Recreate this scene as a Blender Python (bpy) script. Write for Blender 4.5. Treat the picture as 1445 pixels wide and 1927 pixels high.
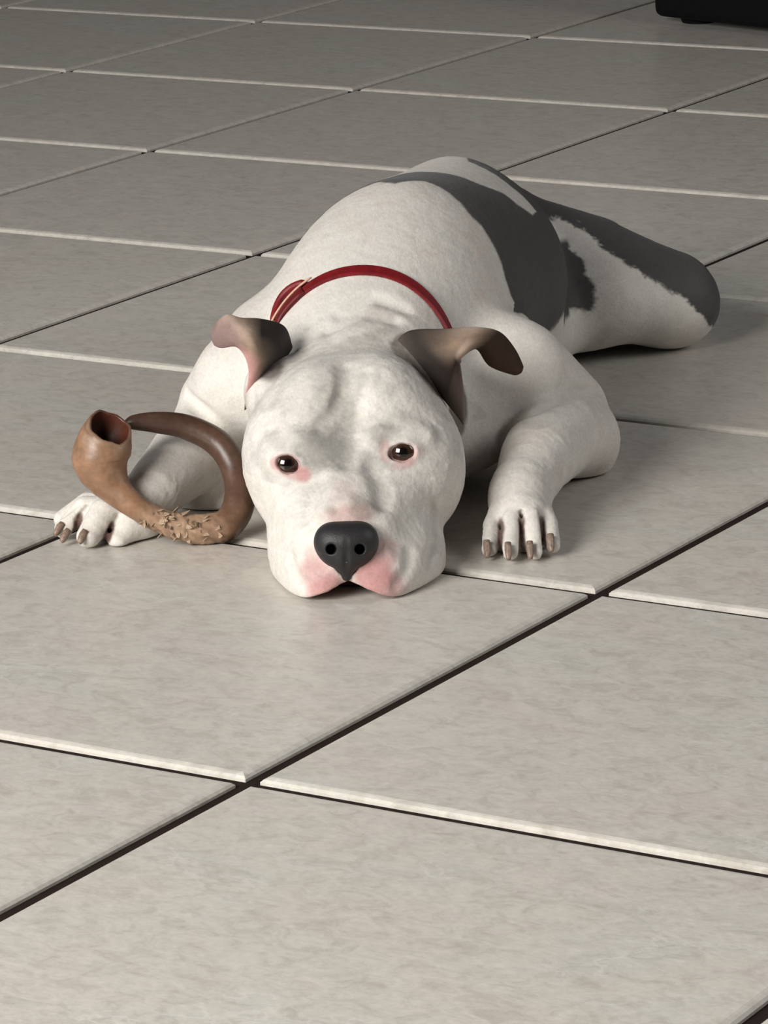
import bpy, bmesh, math, random
import numpy as np
from mathutils import Vector, Matrix, noise as mnoise

for o in list(bpy.data.objects):
    bpy.data.objects.remove(o)
random.seed(7); FINE = 1.2
rng = np.random.default_rng(7)
sc = bpy.context.scene
COL = sc.collection

# ------------------------------------------------------------------ camera
# solved from the tile joints (square 0.6 m tiles): long lens, 1.09 m above the floor
IMG_W, IMG_H = 1445.0, 1927.0
F_PX, PITCH, ROLL, YAW = 7445.993, 0.269542888, -0.0386343855, 0.56868416
CAM_H, TILE = 1.0855208, 0.6
GRID_U0, GRID_V0 = -1.96365542, -3.26011371
cp, sp_, cr, sr = math.cos(PITCH), math.sin(PITCH), math.cos(ROLL), math.sin(ROLL)
FWD = Vector((0, cp, -sp_)); UP0 = Vector((0, sp_, cp)); RT0 = Vector((1, 0, 0))
RT = cr * RT0 + sr * UP0
UPV = -sr * RT0 + cr * UP0
cam_d = bpy.data.cameras.new('camera')
cam = bpy.data.objects.new('camera', cam_d); COL.objects.link(cam)
cam_d.sensor_fit = 'VERTICAL'; cam_d.sensor_height = 36.0
cam_d.lens = F_PX * 36.0 / IMG_H
cam_d.clip_start = 0.05; cam_d.clip_end = 100
M = Matrix.Identity(4)
for i in range(3):
    M[i][0] = RT[i]; M[i][1] = UPV[i]; M[i][2] = -FWD[i]
M[2][3] = CAM_H
cam.matrix_world = M
sc.camera = cam


def at(px, py, Y):
    """world point seen at a photo pixel at the distance Y down the room"""
    x = float(px - IMG_W / 2) / F_PX; y = -float(py - IMG_H / 2) / F_PX
    d = FWD + x * RT + y * UPV
    t = float(Y) / d.y
    return (d.x * t, float(Y), CAM_H + d.z * t)


# ------------------------------------------------------------------ light
sc.view_settings.view_transform = 'Standard'
sc.view_settings.look = 'None'
sc.view_settings.gamma = 1.0
sc.view_settings.use_curve_mapping = False
sc.view_settings.exposure = 0.0
world = bpy.data.worlds.new('world'); sc.world = world
world.use_nodes = True
bg = world.node_tree.nodes['Background']
bg.inputs[0].default_value = (0.92, 0.96, 1.0, 1); bg.inputs[1].default_value = 0.022


def area(name, loc, target, sx, sy, power, color):
    l = bpy.data.lights.new(name, 'AREA'); l.shape = 'RECTANGLE'; l.size = sx; l.size_y = sy
    l.energy = power; l.color = color
    o = bpy.data.objects.new(name, l); COL.objects.link(o)
    o.location = loc
    d = Vector(target) - Vector(loc)
    o.rotation_euler = d.to_track_quat('-Z', 'Y').to_euler()
    return o


area('window_daylight', (-2.9, 0.4, 2.15), (0.0, 3.9, 0.1), 2.4, 2.2, 345, (1.0, 0.972, 0.925))
area('left_fill_light', (-3.6, 3.6, 1.9), (0.0, 4.3, 0.1), 1.6, 1.6, 24, (0.94, 0.98, 1.0))  # added fill with no known source, lifts the floor on the left
area('right_fill_light', (3.5, 3.6, 2.2), (0.1, 4.5, 0.1), 1.8, 1.8, 42, (0.98, 0.98, 0.98))  # added fill with no known source, lifts the thigh and right floor

# ------------------------------------------------------------------ helpers


def obj(name, me, mat=None, parent=None):
    o = bpy.data.objects.new(name, me); COL.objects.link(o)
    if mat is not None:
        if len(me.materials) == 0:
            me.materials.append(mat)
    if parent is not None:
        o.parent = parent
    return o


def empty(name, loc=(0, 0, 0)):
    o = bpy.data.objects.new(name, None); COL.objects.link(o)
    o.location = loc; o.empty_display_size = 0.05
    return o


def tag(o, label=None, cat=None, group=None, kind=None):
    if label: o['label'] = label
    if cat: o['category'] = cat
    if group: o['group'] = group
    if kind: o['kind'] = kind
    return o


def mesh_from(name, V, Fc, smooth=True):
    me = bpy.data.meshes.new(name)
    V = np.asarray(V, np.float32)
    if isinstance(Fc, np.ndarray):
        n = len(Fc)
        me.vertices.add(len(V)); me.vertices.foreach_set('co', V.ravel())
        me.loops.add(n * 4); me.loops.foreach_set('vertex_index', Fc.astype(np.int32).ravel())
        me.polygons.add(n)
        me.polygons.foreach_set('loop_start', np.arange(0, n * 4, 4, dtype=np.int32))
        me.update(calc_edges=True)
    else:
        me.from_pydata([tuple(v) for v in V], [], Fc)
    if smooth:
        me.polygons.foreach_set('use_smooth', np.ones(len(me.polygons), bool))
    me.update()
    return me


def paint(me, C, name='coat'):
    a = me.attributes.new(name, 'FLOAT_COLOR', 'POINT')
    c4 = np.ones((len(C), 4), np.float32); c4[:, :3] = C
    a.data.foreach_set('color', c4.ravel())


def nodes(name):
    m = bpy.data.materials.new(name); m.use_nodes = True
    nt = m.node_tree
    return m, nt, nt.nodes['Principled BSDF']


def N(nt, typ, **kw):
    n = nt.nodes.new(typ)
    for k, v in kw.items():
        setattr(n, k, v)
    return n


def noise_node(nt, scale, detail=4, rough=0.55, vec=None, dist=0.0):
    n = N(nt, 'ShaderNodeTexNoise')
    n.inputs['Scale'].default_value = scale; n.inputs['Detail'].default_value = detail
    n.inputs['Roughness'].default_value = rough; n.inputs['Distortion'].default_value = dist
    if vec is not None: nt.links.new(vec, n.inputs['Vector'])
    return n


def ramp(nt, fac, stops):
    r = N(nt, 'ShaderNodeValToRGB')
    el = r.color_ramp.elements
    while len(el) < len(stops): el.new(0.5)
    for e, (p, c) in zip(el, stops):
        e.position = p; e.color = (*c, 1) if len(c) == 3 else c
    nt.links.new(fac, r.inputs[0])
    return r


def bump(nt, bsdf, height, strength, dist):
    b = N(nt, 'ShaderNodeBump'); b.inputs['Strength'].default_value = strength
    b.inputs['Distance'].default_value = dist
    nt.links.new(height, b.inputs['Height']); nt.links.new(b.outputs[0], bsdf.inputs['Normal'])
    return b


def mixc(nt, a, b, fac, mode='MIX'):
    m = N(nt, 'ShaderNodeMix', data_type='RGBA', blend_type=mode)
    for s, v in ((6, a), (7, b), (0, fac)):
        if hasattr(v, 'is_output') or isinstance(v, bpy.types.NodeSocket): nt.links.new(v, m.inputs[s])
        else: m.inputs[s].default_value = v
    return m.outputs[2]


def mapping(nt, vec, scale, rot=(0, 0, 0)):
    mp = N(nt, 'ShaderNodeMapping'); mp.inputs['Scale'].default_value = scale; mp.inputs['Rotation'].default_value = rot
    nt.links.new(vec, mp.inputs['Vector'])
    return mp.outputs[0]


# ------------------------------------------------------------------ materials
def mat_tile():
    m, nt, b = nodes('porcelain_tile')
    tc = N(nt, 'ShaderNodeTexCoord'); oi = N(nt, 'ShaderNodeObjectInfo')
    off = N(nt, 'ShaderNodeVectorMath', operation='SCALE')
    comb = N(nt, 'ShaderNodeCombineXYZ')
    nt.links.new(oi.outputs['Random'], comb.inputs[0]); nt.links.new(oi.outputs['Random'], comb.inputs[1])
    nt.links.new(comb.outputs[0], off.inputs[0]); off.inputs['Scale'].default_value = 37.0
    add = N(nt, 'ShaderNodeVectorMath', operation='ADD')
    nt.links.new(tc.outputs['Object'], add.inputs[0]); nt.links.new(off.outputs[0], add.inputs[1])
    v = mapping(nt, add.outputs[0], (1.0, 1.5, 1.0), (0, 0, 0.57))
    n1 = noise_node(nt, 5.0, 6, 0.62, v, 0.6)
    n2 = noise_node(nt, 32.0, 6, 0.68, v, 1.0)
    n3 = noise_node(nt, 160.0, 2, 0.5, v)
    r1 = ramp(nt, n1.outputs[0], [(0.30, (0.61, 0.557, 0.508)), (0.5, (0.605, 0.57, 0.518)), (0.70, (0.588, 0.577, 0.524))])
    r2 = ramp(nt, n2.outputs[0], [(0.32, (0.84, 0.825, 0.81)), (0.50, (1.0, 1.0, 1.0)), (0.70, (1.10, 1.10, 1.095))])
    c = mixc(nt, r1.outputs[0], r2.outputs[0], 1.0, 'MULTIPLY')
    n4 = noise_node(nt, 120.0, 5, 0.65, v, 0.5)
    r4 = ramp(nt, n4.outputs[0], [(0.30, (0.90, 0.895, 0.89)), (0.55, (1.0, 1.0, 1.0)), (0.72, (1.06, 1.06, 1.06))])
    c = mixc(nt, c, r4.outputs[0], 1.0, 'MULTIPLY')
    # thin pale veins
    vo = N(nt, 'ShaderNodeTexVoronoi', feature='DISTANCE_TO_EDGE'); vo.inputs['Scale'].default_value = 5.0
    wn = noise_node(nt, 9.0, 5, 0.6, v)
    va = N(nt, 'ShaderNodeVectorMath', operation='MULTIPLY_ADD'); va.inputs[1].default_value = (0.35, 0.35, 0.35)
    nt.links.new(wn.outputs['Color'], va.inputs[0]); nt.links.new(v, va.inputs[2])
    nt.links.new(va.outputs[0], vo.inputs['Vector'])
    r3 = ramp(nt, vo.outputs['Distance'], [(0.0, (0.55, 0.55, 0.55)), (0.03, (0, 0, 0))])
    gate = ramp(nt, n1.outputs[0], [(0.5, (0, 0, 0)), (0.62, (1, 1, 1))])
    g = mixc(nt, r3.outputs[0], gate.outputs[0], 1.0, 'MULTIPLY')
    c = mixc(nt, c, (0.74, 0.71, 0.66, 1), g)
    nt.links.new(c, b.inputs['Base Color'])
    b.inputs['Roughness'].default_value = 0.34
    b.inputs['Specular IOR Level'].default_value = 0.45
    bump(nt, b, n3.outputs[0], 0.10, 0.0006)
    return m


def mat_plain(name, col, rough=0.6, spec=0.4, nscale=None, var=0.12, bmp=0.0, bdist=0.0008, coat=0.0, metal=0.0):
    m, nt, b = nodes(name)
    b.inputs['Roughness'].default_value = rough; b.inputs['Specular IOR Level'].default_value = spec
    b.inputs['Coat Weight'].default_value = coat; b.inputs['Metallic'].default_value = metal
    tc = N(nt, 'ShaderNodeTexCoord')
    n = noise_node(nt, nscale or 60, 4, 0.6, tc.outputs['Object'])
    lo = tuple(max(0, c * (1 - var)) for c in col); hi = tuple(min(1, c * (1 + var)) for c in col)
    r = ramp(nt, n.outputs[0], [(0.3, lo), (0.7, hi)])
    nt.links.new(r.outputs[0], b.inputs['Base Color'])
    if bmp: bump(nt, b, n.outputs[0], bmp, bdist)
    return m


def mat_coat(name='short_fur', rough=0.62, sheen=0.25, hair=0.22, spec=0.22):
    m, nt, b = nodes(name)
    at_ = N(nt, 'ShaderNodeAttribute'); at_.attribute_name = 'coat'
    tc = N(nt, 'ShaderNodeTexCoord')
    v = mapping(nt, tc.outputs['Object'], (1.0, 0.30, 1.0))
    n1 = noise_node(nt, 420, 3, 0.6, v)
    n2 = noise_node(nt, 60, 4, 0.6, tc.outputs['Object'])
    r1 = ramp(nt, n1.outputs[0], [(0.28, (1 - hair * 0.55,) * 3), (0.7, (1.04,) * 3)])
    r2 = ramp(nt, n2.outputs[0], [(0.30, (0.93, 0.925, 0.92)), (0.7, (1.03, 1.03, 1.03))])
    c = mixc(nt, at_.outputs['Color'], r1.outputs[0], 1.0, 'MULTIPLY')
    c = mixc(nt, c, r2.outputs[0], 1.0, 'MULTIPLY')
    nt.links.new(c, b.inputs['Base Color'])
    b.inputs['Roughness'].default_value = rough; b.inputs['Specular IOR Level'].default_value = spec
    b.inputs['Sheen Weight'].default_value = sheen; b.inputs['Sheen Roughness'].default_value = 0.5
    mx = N(nt, 'ShaderNodeMath', operation='MULTIPLY_ADD'); mx.inputs[1].default_value = 0.5
    nt.links.new(n1.outputs[0], mx.inputs[0]); nt.links.new(n2.outputs[0], mx.inputs[2])
    bump(nt, b, mx.outputs[0], 0.35, 0.0016)
    return m


# ------------------------------------------------------------------ floor
MT = mat_tile()
MG = mat_plain('dark_grout', (0.022, 0.014, 0.012), 0.9, 0.1, 90)
cy_, sy_ = math.cos(YAW), math.sin(YAW)


def grid_to_world(u, v):
    a = -(u - GRID_U0); b_ = v - GRID_V0          # a = cX - sY ; b = sX + cY (in tiles)
    return ((cy_ * a + sy_ * b_) * TILE, (-sy_ * a + cy_ * b_) * TILE)


floor = empty('floor'); tag(floor, 'pale grey porcelain tile floor with dark joints', 'floor', kind='structure')
GAP, BV, BD = 0.0148, 0.0050, 0.0036


def tile_mesh():
    bm = bmesh.new()
    h = TILE / 2 - GAP / 2
    rings = [(h, -0.012), (h, -BD), (h - BV * 0.45, -BD * 0.42), (h - BV, -0.0006), (h - BV * 1.5, 0.0)]
    prev = None
    for r, z in rings:
        vs = [bm.verts.new((sx * r, sy * r, z)) for sx, sy in ((-1, -1), (1, -1), (1, 1), (-1, 1))]
        if prev:
            for i in range(4):
                bm.faces.new((prev[i], prev[(i + 1) % 4], vs[(i + 1) % 4], vs[i]))
        prev = vs
    bm.faces.new(prev)
    me = bpy.data.meshes.new('tile'); bm.to_mesh(me); bm.free()
    me.materials.append(MT)
    return me


TM = tile_mesh()
for iu in range(-8, 12):
    for iv in range(-5, 16):
        x, y = grid_to_world(iu + 0.5, iv + 0.5)
        if y < 0.6 or y > 10.6 or x < -0.8 - 0.28 * y or x > 0.9 + 0.30 * y: continue
        t = bpy.data.objects.new('tile', TM); COL.objects.link(t); t.parent = floor
        t.location = (x, y, 0); t.rotation_euler = (0, 0, -YAW + random.choice((0, math.pi)))
# plain plastered walls out of the picture: behind the sofa and along the right
def slab(name, lo, hi, mat, label):
    bm = bmesh.new(); bmesh.ops.create_cube(bm, size=1.0)
    for v in bm.verts: v.co = Vector([lo[i] + (v.co[i] + 0.5) * (hi[i] - lo[i]) for i in range(3)])
    me = bpy.data.meshes.new(name); bm.to_mesh(me); bm.free()
    return tag(obj(name, me, mat), label, 'wall', kind='structure')


MW = mat_plain('plaster', (0.30, 0.29, 0.28), 0.9, 0.2, 12, 0.04)
slab('wall_back', (-5, 10.75, -0.006), (4.6, 10.9, 2.7), MW, 'plain plastered wall at the far end of the room')
slab('wall_right', (4.6, 3.0, -0.006), (4.75, 10.9, 2.7), MW, 'plain plastered wall on the right of the room')
bm = bmesh.new()
vs = [bm.verts.new(p) for p in ((-5, 0, -0.0062), (6, 0, -0.0062), (6, 11.5, -0.0062), (-5, 11.5, -0.0062),
                               (-5, 0, -0.03), (6, 0, -0.03), (6, 11.5, -0.03), (-5, 11.5, -0.03))]
for f in ((0, 1, 2, 3), (7, 6, 5, 4), (0, 4, 5, 1), (1, 5, 6, 2), (2, 6, 7, 3), (3, 7, 4, 0)):
    bm.faces.new([vs[i] for i in f])
me = bpy.data.meshes.new('grout_bed'); bm.to_mesh(me); bm.free()
obj('grout_bed', me, MG, floor)

# ------------------------------------------------------------------ signed-distance sculpting


def smin(a, b, k):
    h = np.clip(0.5 + 0.5 * (b - a) / k, 0, 1)
    return b * (1 - h) + a * h - k * h * (1 - h)


def smax(a, b, k):
    return -smin(-a, -b, k)


def catmull(ys, vals, n=400):
    ys = np.asarray(ys, float); vals = np.asarray(vals, float)
    t = np.linspace(ys[0], ys[-1], n)
    m = np.gradient(vals, ys)
    i = np.clip(np.searchsorted(ys, t) - 1, 0, len(ys) - 2)
    h = ys[i + 1] - ys[i]; s = (t - ys[i]) / h
    v = (2 * s**3 - 3 * s**2 + 1) * vals[i] + (s**3 - 2 * s**2 + s) * h * m[i] + (-2 * s**3 + 3 * s**2) * vals[i + 1] + (s**3 - s**2) * h * m[i + 1]
    return t, v


class Sculpt:
    def __init__(s):
        s.pr = []

    def add(s, fn, k, op='u'):
        s.pr.append((fn, k, op)); return s

    def ell(s, c, r, k=0.02, rot=(0, 0, 0), op='u'):
        c = np.array(c, np.float32); r = np.array(r, np.float32)
        R = np.array(Matrix.Rotation(rot[2], 3, 'Z') @ Matrix.Rotation(rot[1], 3, 'Y') @ Matrix.Rotation(rot[0], 3, 'X'), dtype=np.float32)

        c = c[:, None]; Rt = np.ascontiguousarray(R.T); ri = (1.0 / r)[:, None]

        def fn(P):
            q = Rt @ (P - c)
            a = q * ri
            k0 = np.sqrt(np.einsum('ij,ij->j', a, a)); b = a * ri
            k1 = np.sqrt(np.einsum('ij,ij->j', b, b)) + 1e-9
            return np.where(k0 < 1e-4, -r.min(), k0 * (k0 - 1) / k1)
        return s.add(fn, k, op)

    def cap(s, pts, rad, k=0.02, op='u'):
        """chain of round cones"""
        pts = [np.array(p, np.float32) for p in pts]
        if not hasattr(rad, '__len__'): rad = [rad] * len(pts)

        def fn(P):
            d = None
            for i in range(len(pts) - 1):
                a, b = pts[i], pts[i + 1]
                ab = b - a; l2 = float(ab @ ab) + 1e-12
                v = P - a[:, None]
                t = np.clip((ab @ v) * np.float32(1 / l2), 0, 1)
                v -= ab[:, None] * t
                di = np.sqrt(np.einsum('ij,ij->j', v, v)) - (rad[i] + (rad[i + 1] - rad[i]) * t)
                d = di if d is None else np.minimum(d, di)
            return d
        return s.add(fn, k, op)

    def loft(s, rows, k=0.02, n=2.2):
        """cross-sections along Y: (Y, centre x, half width, top z, bottom z, squareness)"""
        rows = np.array([tuple(r) + ((n,) if len(r) == 5 else ()) for r in rows], float)
        ty = None; cols = []
        for j in range(1, 6):
            ty, v = catmull(rows[:, 0], rows[:, j]); cols.append(v.astype(np.float32))
        y0, y1 = rows[0, 0], rows[-1, 0]

        def fn(P):
            Y = np.clip(P[1], y0, y1)
            cx, hw, zt, zb, n = (np.interp(Y, ty, c).astype(np.float32) for c in cols)
            cz = 0.5 * (zt + zb); hh = 0.5 * (zt - zb)
            q = ((np.abs(P[0] - cx) / hw)**n + (np.abs(P[2] - cz) / hh)**n)**(1.0 / n)
            d2 = (q - 1) * np.minimum(hw, hh)
            dy = np.abs(P[1] - Y)
            return np.sqrt(np.maximum(d2, 0)**2 + dy * dy) + np.minimum(d2, 0)
        return s.add(fn, k)

    def ev(s, P, sel=None):
        P = np.ascontiguousarray(np.asarray(P, np.float32).T)
        d = None
        for i, (fn, k, op) in enumerate(s.pr):
            if sel is not None and not sel[i]: continue
            v = fn(P)
            if d is None: d = v if op == 'u' else np.full(v.shape, 1.0)
            elif op == 'u': d = smin(d, v, k)
            else: d = smax(d, -v, k)
        return d

    def mesh(s, axes, B=18):
        X, Y, Z = [np.asarray(a, np.float32) for a in axes]
        nx, ny, nz = len(X), len(Y), len(Z)
        D = np.full((nx, ny, nz), 1.0, np.float32)
        ks = list(range(0, nz, B)); js = list(range(0, ny, B))

        def slab(i0):
            i1 = min(i0 + B, nx)
            C = np.array([[0.5 * (X[i0] + X[i1 - 1]), 0.5 * (Y[j] + Y[min(j + B, ny) - 1]), 0.5 * (Z[k] + Z[min(k + B, nz) - 1])] for j in js for k in ks], np.float32)
            Ct = np.ascontiguousarray(C.T); vals = np.array([fn(Ct) for fn, _, _ in s.pr])
            full = s.ev(C)
            for q in range(len(C)):
                j0, k0 = js[q // len(ks)], ks[q % len(ks)]
                j1, k1 = min(j0 + B, ny), min(k0 + B, nz)
                dg = 0.5 * math.sqrt((X[i1 - 1] - X[i0])**2 + (Y[j1 - 1] - Y[j0])**2 + (Z[k1 - 1] - Z[k0])**2) + 0.003
                if abs(full[q]) > 1.7 * dg + 0.003:
                    D[i0:i1, j0:j1, k0:k1] = full[q]; continue
                sel = [(vals[a, q] < (max(full[q], 0) + 2.0 * dg + s.pr[a][1])) for a in range(len(s.pr))]
                if not any(sel): continue
                G = np.stack(np.meshgrid(X[i0:i1], Y[j0:j1], Z[k0:k1], indexing='ij'), -1).reshape(-1, 3)
                D[i0:i1, j0:j1, k0:k1] = s.ev(G, sel).reshape(i1 - i0, j1 - j0, k1 - k0)
        for i0 in range(0, nx, B): slab(i0)
        return surface_nets(D, X, Y, Z)


def surface_nets(D, X, Y, Z):
    S = D < 0
    nx, ny, nz = D.shape
    cnt = np.zeros((nx - 1, ny - 1, nz - 1), np.uint8)
    for a in (0, 1):
        for b in (0, 1):
            for c in (0, 1):
                cnt += S[a:nx - 1 + a, b:ny - 1 + b, c:nz - 1 + c]
    act = np.argwhere((cnt > 0) & (cnt < 8))
    del cnt
    I, J, K = act.T
    idx = np.full((nx - 1, ny - 1, nz - 1), -1, np.int32)
    idx[I, J, K] = np.arange(len(act))
    acc = np.zeros((len(act), 3)); w = np.zeros(len(act))
    corners = [(a, b, c) for a in (0, 1) for b in (0, 1) for c in (0, 1)]
    val = {q: D[I + q[0], J + q[1], K + q[2]] for q in corners}
    pos = {q: np.stack([X[I + q[0]], Y[J + q[1]], Z[K + q[2]]], -1) for q in corners}
    for q in corners:
        for ax in range(3):
            if q[ax]: continue
            r = list(q); r[ax] = 1; r = tuple(r)
            va, vb = val[q], val[r]
            m = (va < 0) != (vb < 0)
            t = np.where(m, va / np.where(m, va - vb, 1), 0)
            p = pos[q] + t[:, None] * (pos[r] - pos[q])
            acc[m] += p[m]; w[m] += 1
    V = acc / w[:, None]
    quads = []
    for ax in range(3):
        sl0 = [slice(None)] * 3; sl1 = [slice(None)] * 3
        sl0[ax] = slice(0, -1); sl1[ax] = slice(1, None)
        A, Bm = S[tuple(sl0)], S[tuple(sl1)]
        e = np.argwhere(A != Bm)
        inside = A[e[:, 0], e[:, 1], e[:, 2]]
        u, v = [(1, 2), (2, 0), (0, 1)][ax]
        ok = (e[:, u] > 0) & (e[:, v] > 0) & (e[:, u] < D.shape[u] - 1) & (e[:, v] < D.shape[v] - 1)
        e = e[ok]; inside = inside[ok]

        def g(du, dv):
            c = e.copy(); c[:, u] += du; c[:, v] += dv
            return idx[c[:, 0], c[:, 1], c[:, 2]]
        q = np.stack([g(-1, -1), g(0, -1), g(0, 0), g(-1, 0)], -1)
        q[~inside] = q[~inside][:, ::-1]
        quads.append(q)
    return V.astype(np.float32), np.concatenate(quads)


def axis(a, b, step, fine=()):
    """coordinates from a to b, with finer steps inside the given spans"""
    out = [a]
    while out[-1] < b:
        st = step
        for f0, f1, fs in fine:
            if f0 <= out[-1] < f1: st = fs
        out.append(out[-1] + st)
    return np.array(out, np.float32)


def vnoise(P, freq, seed=0):
    """smooth value noise, vectorised"""
    q = P * freq + seed * 17.3
    i = np.floor(q).astype(np.int64); f = q - i
    f = f * f * (3 - 2 * f)

    def h(a, b, c):
        n = (a * 374761393 + b * 668265263 + c * 2147483647 + seed * 144269) & 0x7fffffff
        n = ((n ^ (n >> 13)) * 1274126177) & 0x7fffffff
        return ((n ^ (n >> 16)) & 0xffff) / 65535.0
    r = 0
    for a in (0, 1):
        for b in (0, 1):
            for c in (0, 1):
                w = (f[:, 0] if a else 1 - f[:, 0]) * (f[:, 1] if b else 1 - f[:, 1]) * (f[:, 2] if c else 1 - f[:, 2])
                r = r + w * h(i[:, 0] + a, i[:, 1] + b, i[:, 2] + c)
    return r * 2 - 1


def fbm(P, freq, seed=0):
    return 0.6 * vnoise(P, freq, seed) + 0.27 * vnoise(P, freq * 2.1, seed + 3) + 0.13 * vnoise(P, freq * 4.3, seed + 7)

# ------------------------------------------------------------------ the dog's body
dog = empty('dog', (0.0, 4.1, 0.0))
tag(dog, 'white dog with dark grey patches lying flat on the tiles, chin on the floor', 'dog')
B = Sculpt()
# trunk and neck
TRUNK = [(3.88, -0.020, 0.078, 0.186, 0.030, 2.1),
         (3.93, -0.020, 0.094, 0.211, 0.022, 2.1),
         (3.99, -0.015, 0.106, 0.238, 0.014, 2.1),
         (4.07, 0.000, 0.126, 0.272, 0.006, 2.05),
         (4.16, 0.022, 0.131, 0.296, 0.000, 1.95),
         (4.28, 0.048, 0.138, 0.286, -0.004, 1.95),
         (4.40, 0.074, 0.144, 0.270, -0.004, 2.0),
         (4.50, 0.088, 0.128, 0.258, -0.004, 1.95),
         (4.60, 0.095, 0.100, 0.245, -0.004, 1.95),
         (4.66, 0.102, 0.086, 0.225, 0.000, 1.95),
         (4.72, 0.106, 0.062, 0.185, 0.020, 2),
         (4.76, 0.108, 0.030, 0.140, 0.070, 2)]
B.loft(TRUNK, 0.02)
trunk_fn = B.pr[-1][0]
# chest between the fore legs
B.ell((0.01, 4.02, 0.070), (0.120, 0.12, 0.070), 0.04)
# shoulders
B.ell(at(940, 730, 4.08), (0.045, 0.11, 0.065), 0.05, (0, 0.25, -0.25))
B.ell(at(508, 700, 4.06), (0.048, 0.09, 0.070), 0.05, (0, -0.25, 0.25))
# right fore leg (photo right)
B.cap([at(965, 715, 4.04), at(1050, 780, 4.080), at(1088, 820, 4.07)], [0.064, 0.054, 0.042], 0.03)
B.cap([at(1080, 818, 4.05), at(1046, 818, 4.00), at(1010, 865, 3.91), at(978, 935, 3.825)], [0.046, 0.047, 0.038, 0.0285], 0.009)
B.ell(at(1104, 850, 4.06), (0.024, 0.028, 0.030), 0.025)
B.cap([at(978, 925, 3.835), at(978, 975, 3.79)], [0.0260, 0.0300], 0.018)
# left fore leg (photo left)
B.cap([at(460, 725, 4.02), at(425, 765, 4.05), at(408, 812, 4.05)], [0.056, 0.050, 0.043], 0.03)
B.cap([at(395, 820, 4.03), at(352, 862, 3.97), at(288, 925, 3.895), at(264, 950, 3.875)], [0.044, 0.040, 0.030, 0.027], 0.010)
B.ell(at(400, 940, 4.00), (0.045, 0.045, 0.026), 0.012)


def toe(base, knuckle, tip, r, k):
    B.cap([base, knuckle, tip], [r * 1.05, r * 1.0, r * 0.80], k)


# right paw: four toes
R_TOES = [((927, 988, 3.775), (921, 1034, 3.745)), ((960, 977, 3.765), (960, 1040, 3.728)),
          ((1001, 974, 3.765), (1008, 1040, 3.727)), ((1032, 985, 3.775), (1040, 1026, 3.742))]
for a, b in R_TOES:
    toe(at(978 + (a[0] - 978) * 0.7, 950, 3.80), at(*a), at(*b), 0.0096, 0.0035)
B.ell(at(978, 1015, 3.778), (0.033, 0.030, 0.016), 0.010)
# left paw
L_TOES = [((255, 980, 3.862), (222, 1018, 3.840)), ((195, 966, 3.858), (166, 1010, 3.835)),
          ((160, 955, 3.880), (120, 996, 3.868)), ((165, 948, 3.905), (118, 978, 3.895))]
for q, (a, b) in enumerate(L_TOES):
    toe(at(270, 955, 3.88), at(*a), at(*b), (0.0135, 0.0152, 0.012, 0.012)[q], 0.005)
B.ell(at(235, 988, 3.875), (0.040, 0.032, 0.020), 0.010)
# hind quarters: right thigh splayed sideways, knee resting on the floor
B.cap([(0.160, 4.61, 0.115), (0.250, 4.635, 0.088), (0.348, 4.625, 0.060)], [0.082, 0.074, 0.055], 0.03)
thigh_fn = B.pr[-1][0]
B.ell((0.343, 4.615, 0.058), (0.066, 0.060, 0.054), 0.02, (0, 0.25, 0))
B.ell((0.225, 4.575, 0.070), (0.12, 0.065, 0.060), 0.03)
B.cap([(0.33, 4.70, 0.045), (0.20, 4.75, 0.035), (0.15, 4.71, 0.03)], [0.042, 0.030, 0.026], 0.02)
B.cap([(0.17, 4.42, 0.055), (0.19, 4.52, 0.050)], [0.035, 0.045], 0.03)
# left hind leg tucked against the belly, tail behind
B.cap([(0.03, 4.60, 0.11), (-0.02, 4.47, 0.07)], [0.08, 0.055], 0.03)
B.cap([(-0.02, 4.47, 0.05), (-0.01, 4.62, 0.03), (-0.03, 4.50, 0.02)], [0.045, 0.028, 0.022], 0.02)
B.cap([(0.106, 4.73, 0.12), (0.10, 4.80, 0.05), (0.06, 4.87, 0.024), (0.0, 4.905, 0.019), (-0.06, 4.90, 0.015), (-0.10, 4.87, 0.012)], [0.036, 0.026, 0.020, 0.017, 0.013, 0.008], 0.02)

# ---- head: (Y, centre x, half width, top, bottom, squareness)
B.loft([(3.632, -0.0375, 0.036, 0.072, 0.012, 2.3),
        (3.645, -0.0370, 0.047, 0.081, 0.004, 2.5),
        (3.665, -0.0360, 0.056, 0.088, -0.003, 2.6),
        (3.690, -0.0345, 0.066, 0.098, -0.004, 2.7),
        (3.715, -0.0325, 0.076, 0.110, -0.004, 2.8),
        (3.740, -0.0305, 0.085, 0.131, -0.004, 2.7),
        (3.770, -0.0290, 0.094, 0.155, -0.002, 2.4),
        (3.810, -0.0275, 0.099, 0.174, 0.002, 2.2),
        (3.850, -0.0255, 0.097, 0.187, 0.008, 2.0),
        (3.900, -0.0230, 0.088, 0.201, 0.012, 2.0),
        (3.950, -0.0200, 0.080, 0.206, 0.020, 2.0)], 0.010)


def hit(px, py, y0=3.52, y1=5.1):
    """where the line of sight through a photo pixel first meets the sculpted body"""
    ys = np.arange(y0, y1, 0.003)
    d = np.array(at(px, py, 1.0)) - np.array((0, 0, CAM_H))
    P = np.array((0, 0, CAM_H)) + ys[:, None] * d
    v = B.ev(P)
    j = np.argmax(v < 0)
    if v[j] >= 0: return P[np.argmin(v)]
    lo, hi = ys[max(j - 1, 0)], ys[j]
    yy = np.linspace(lo, hi, 16)
    P = np.array((0, 0, CAM_H)) + yy[:, None] * d
    v = B.ev(P)
    return P[np.argmax(v < 0)]


def nrm(p, e=0.002):
    g = np.array([B.ev((p + np.eye(3)[i] * e)[None])[0] - B.ev((p - np.eye(3)[i] * e)[None])[0] for i in range(3)])
    return g / np.linalg.norm(g)


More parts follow.
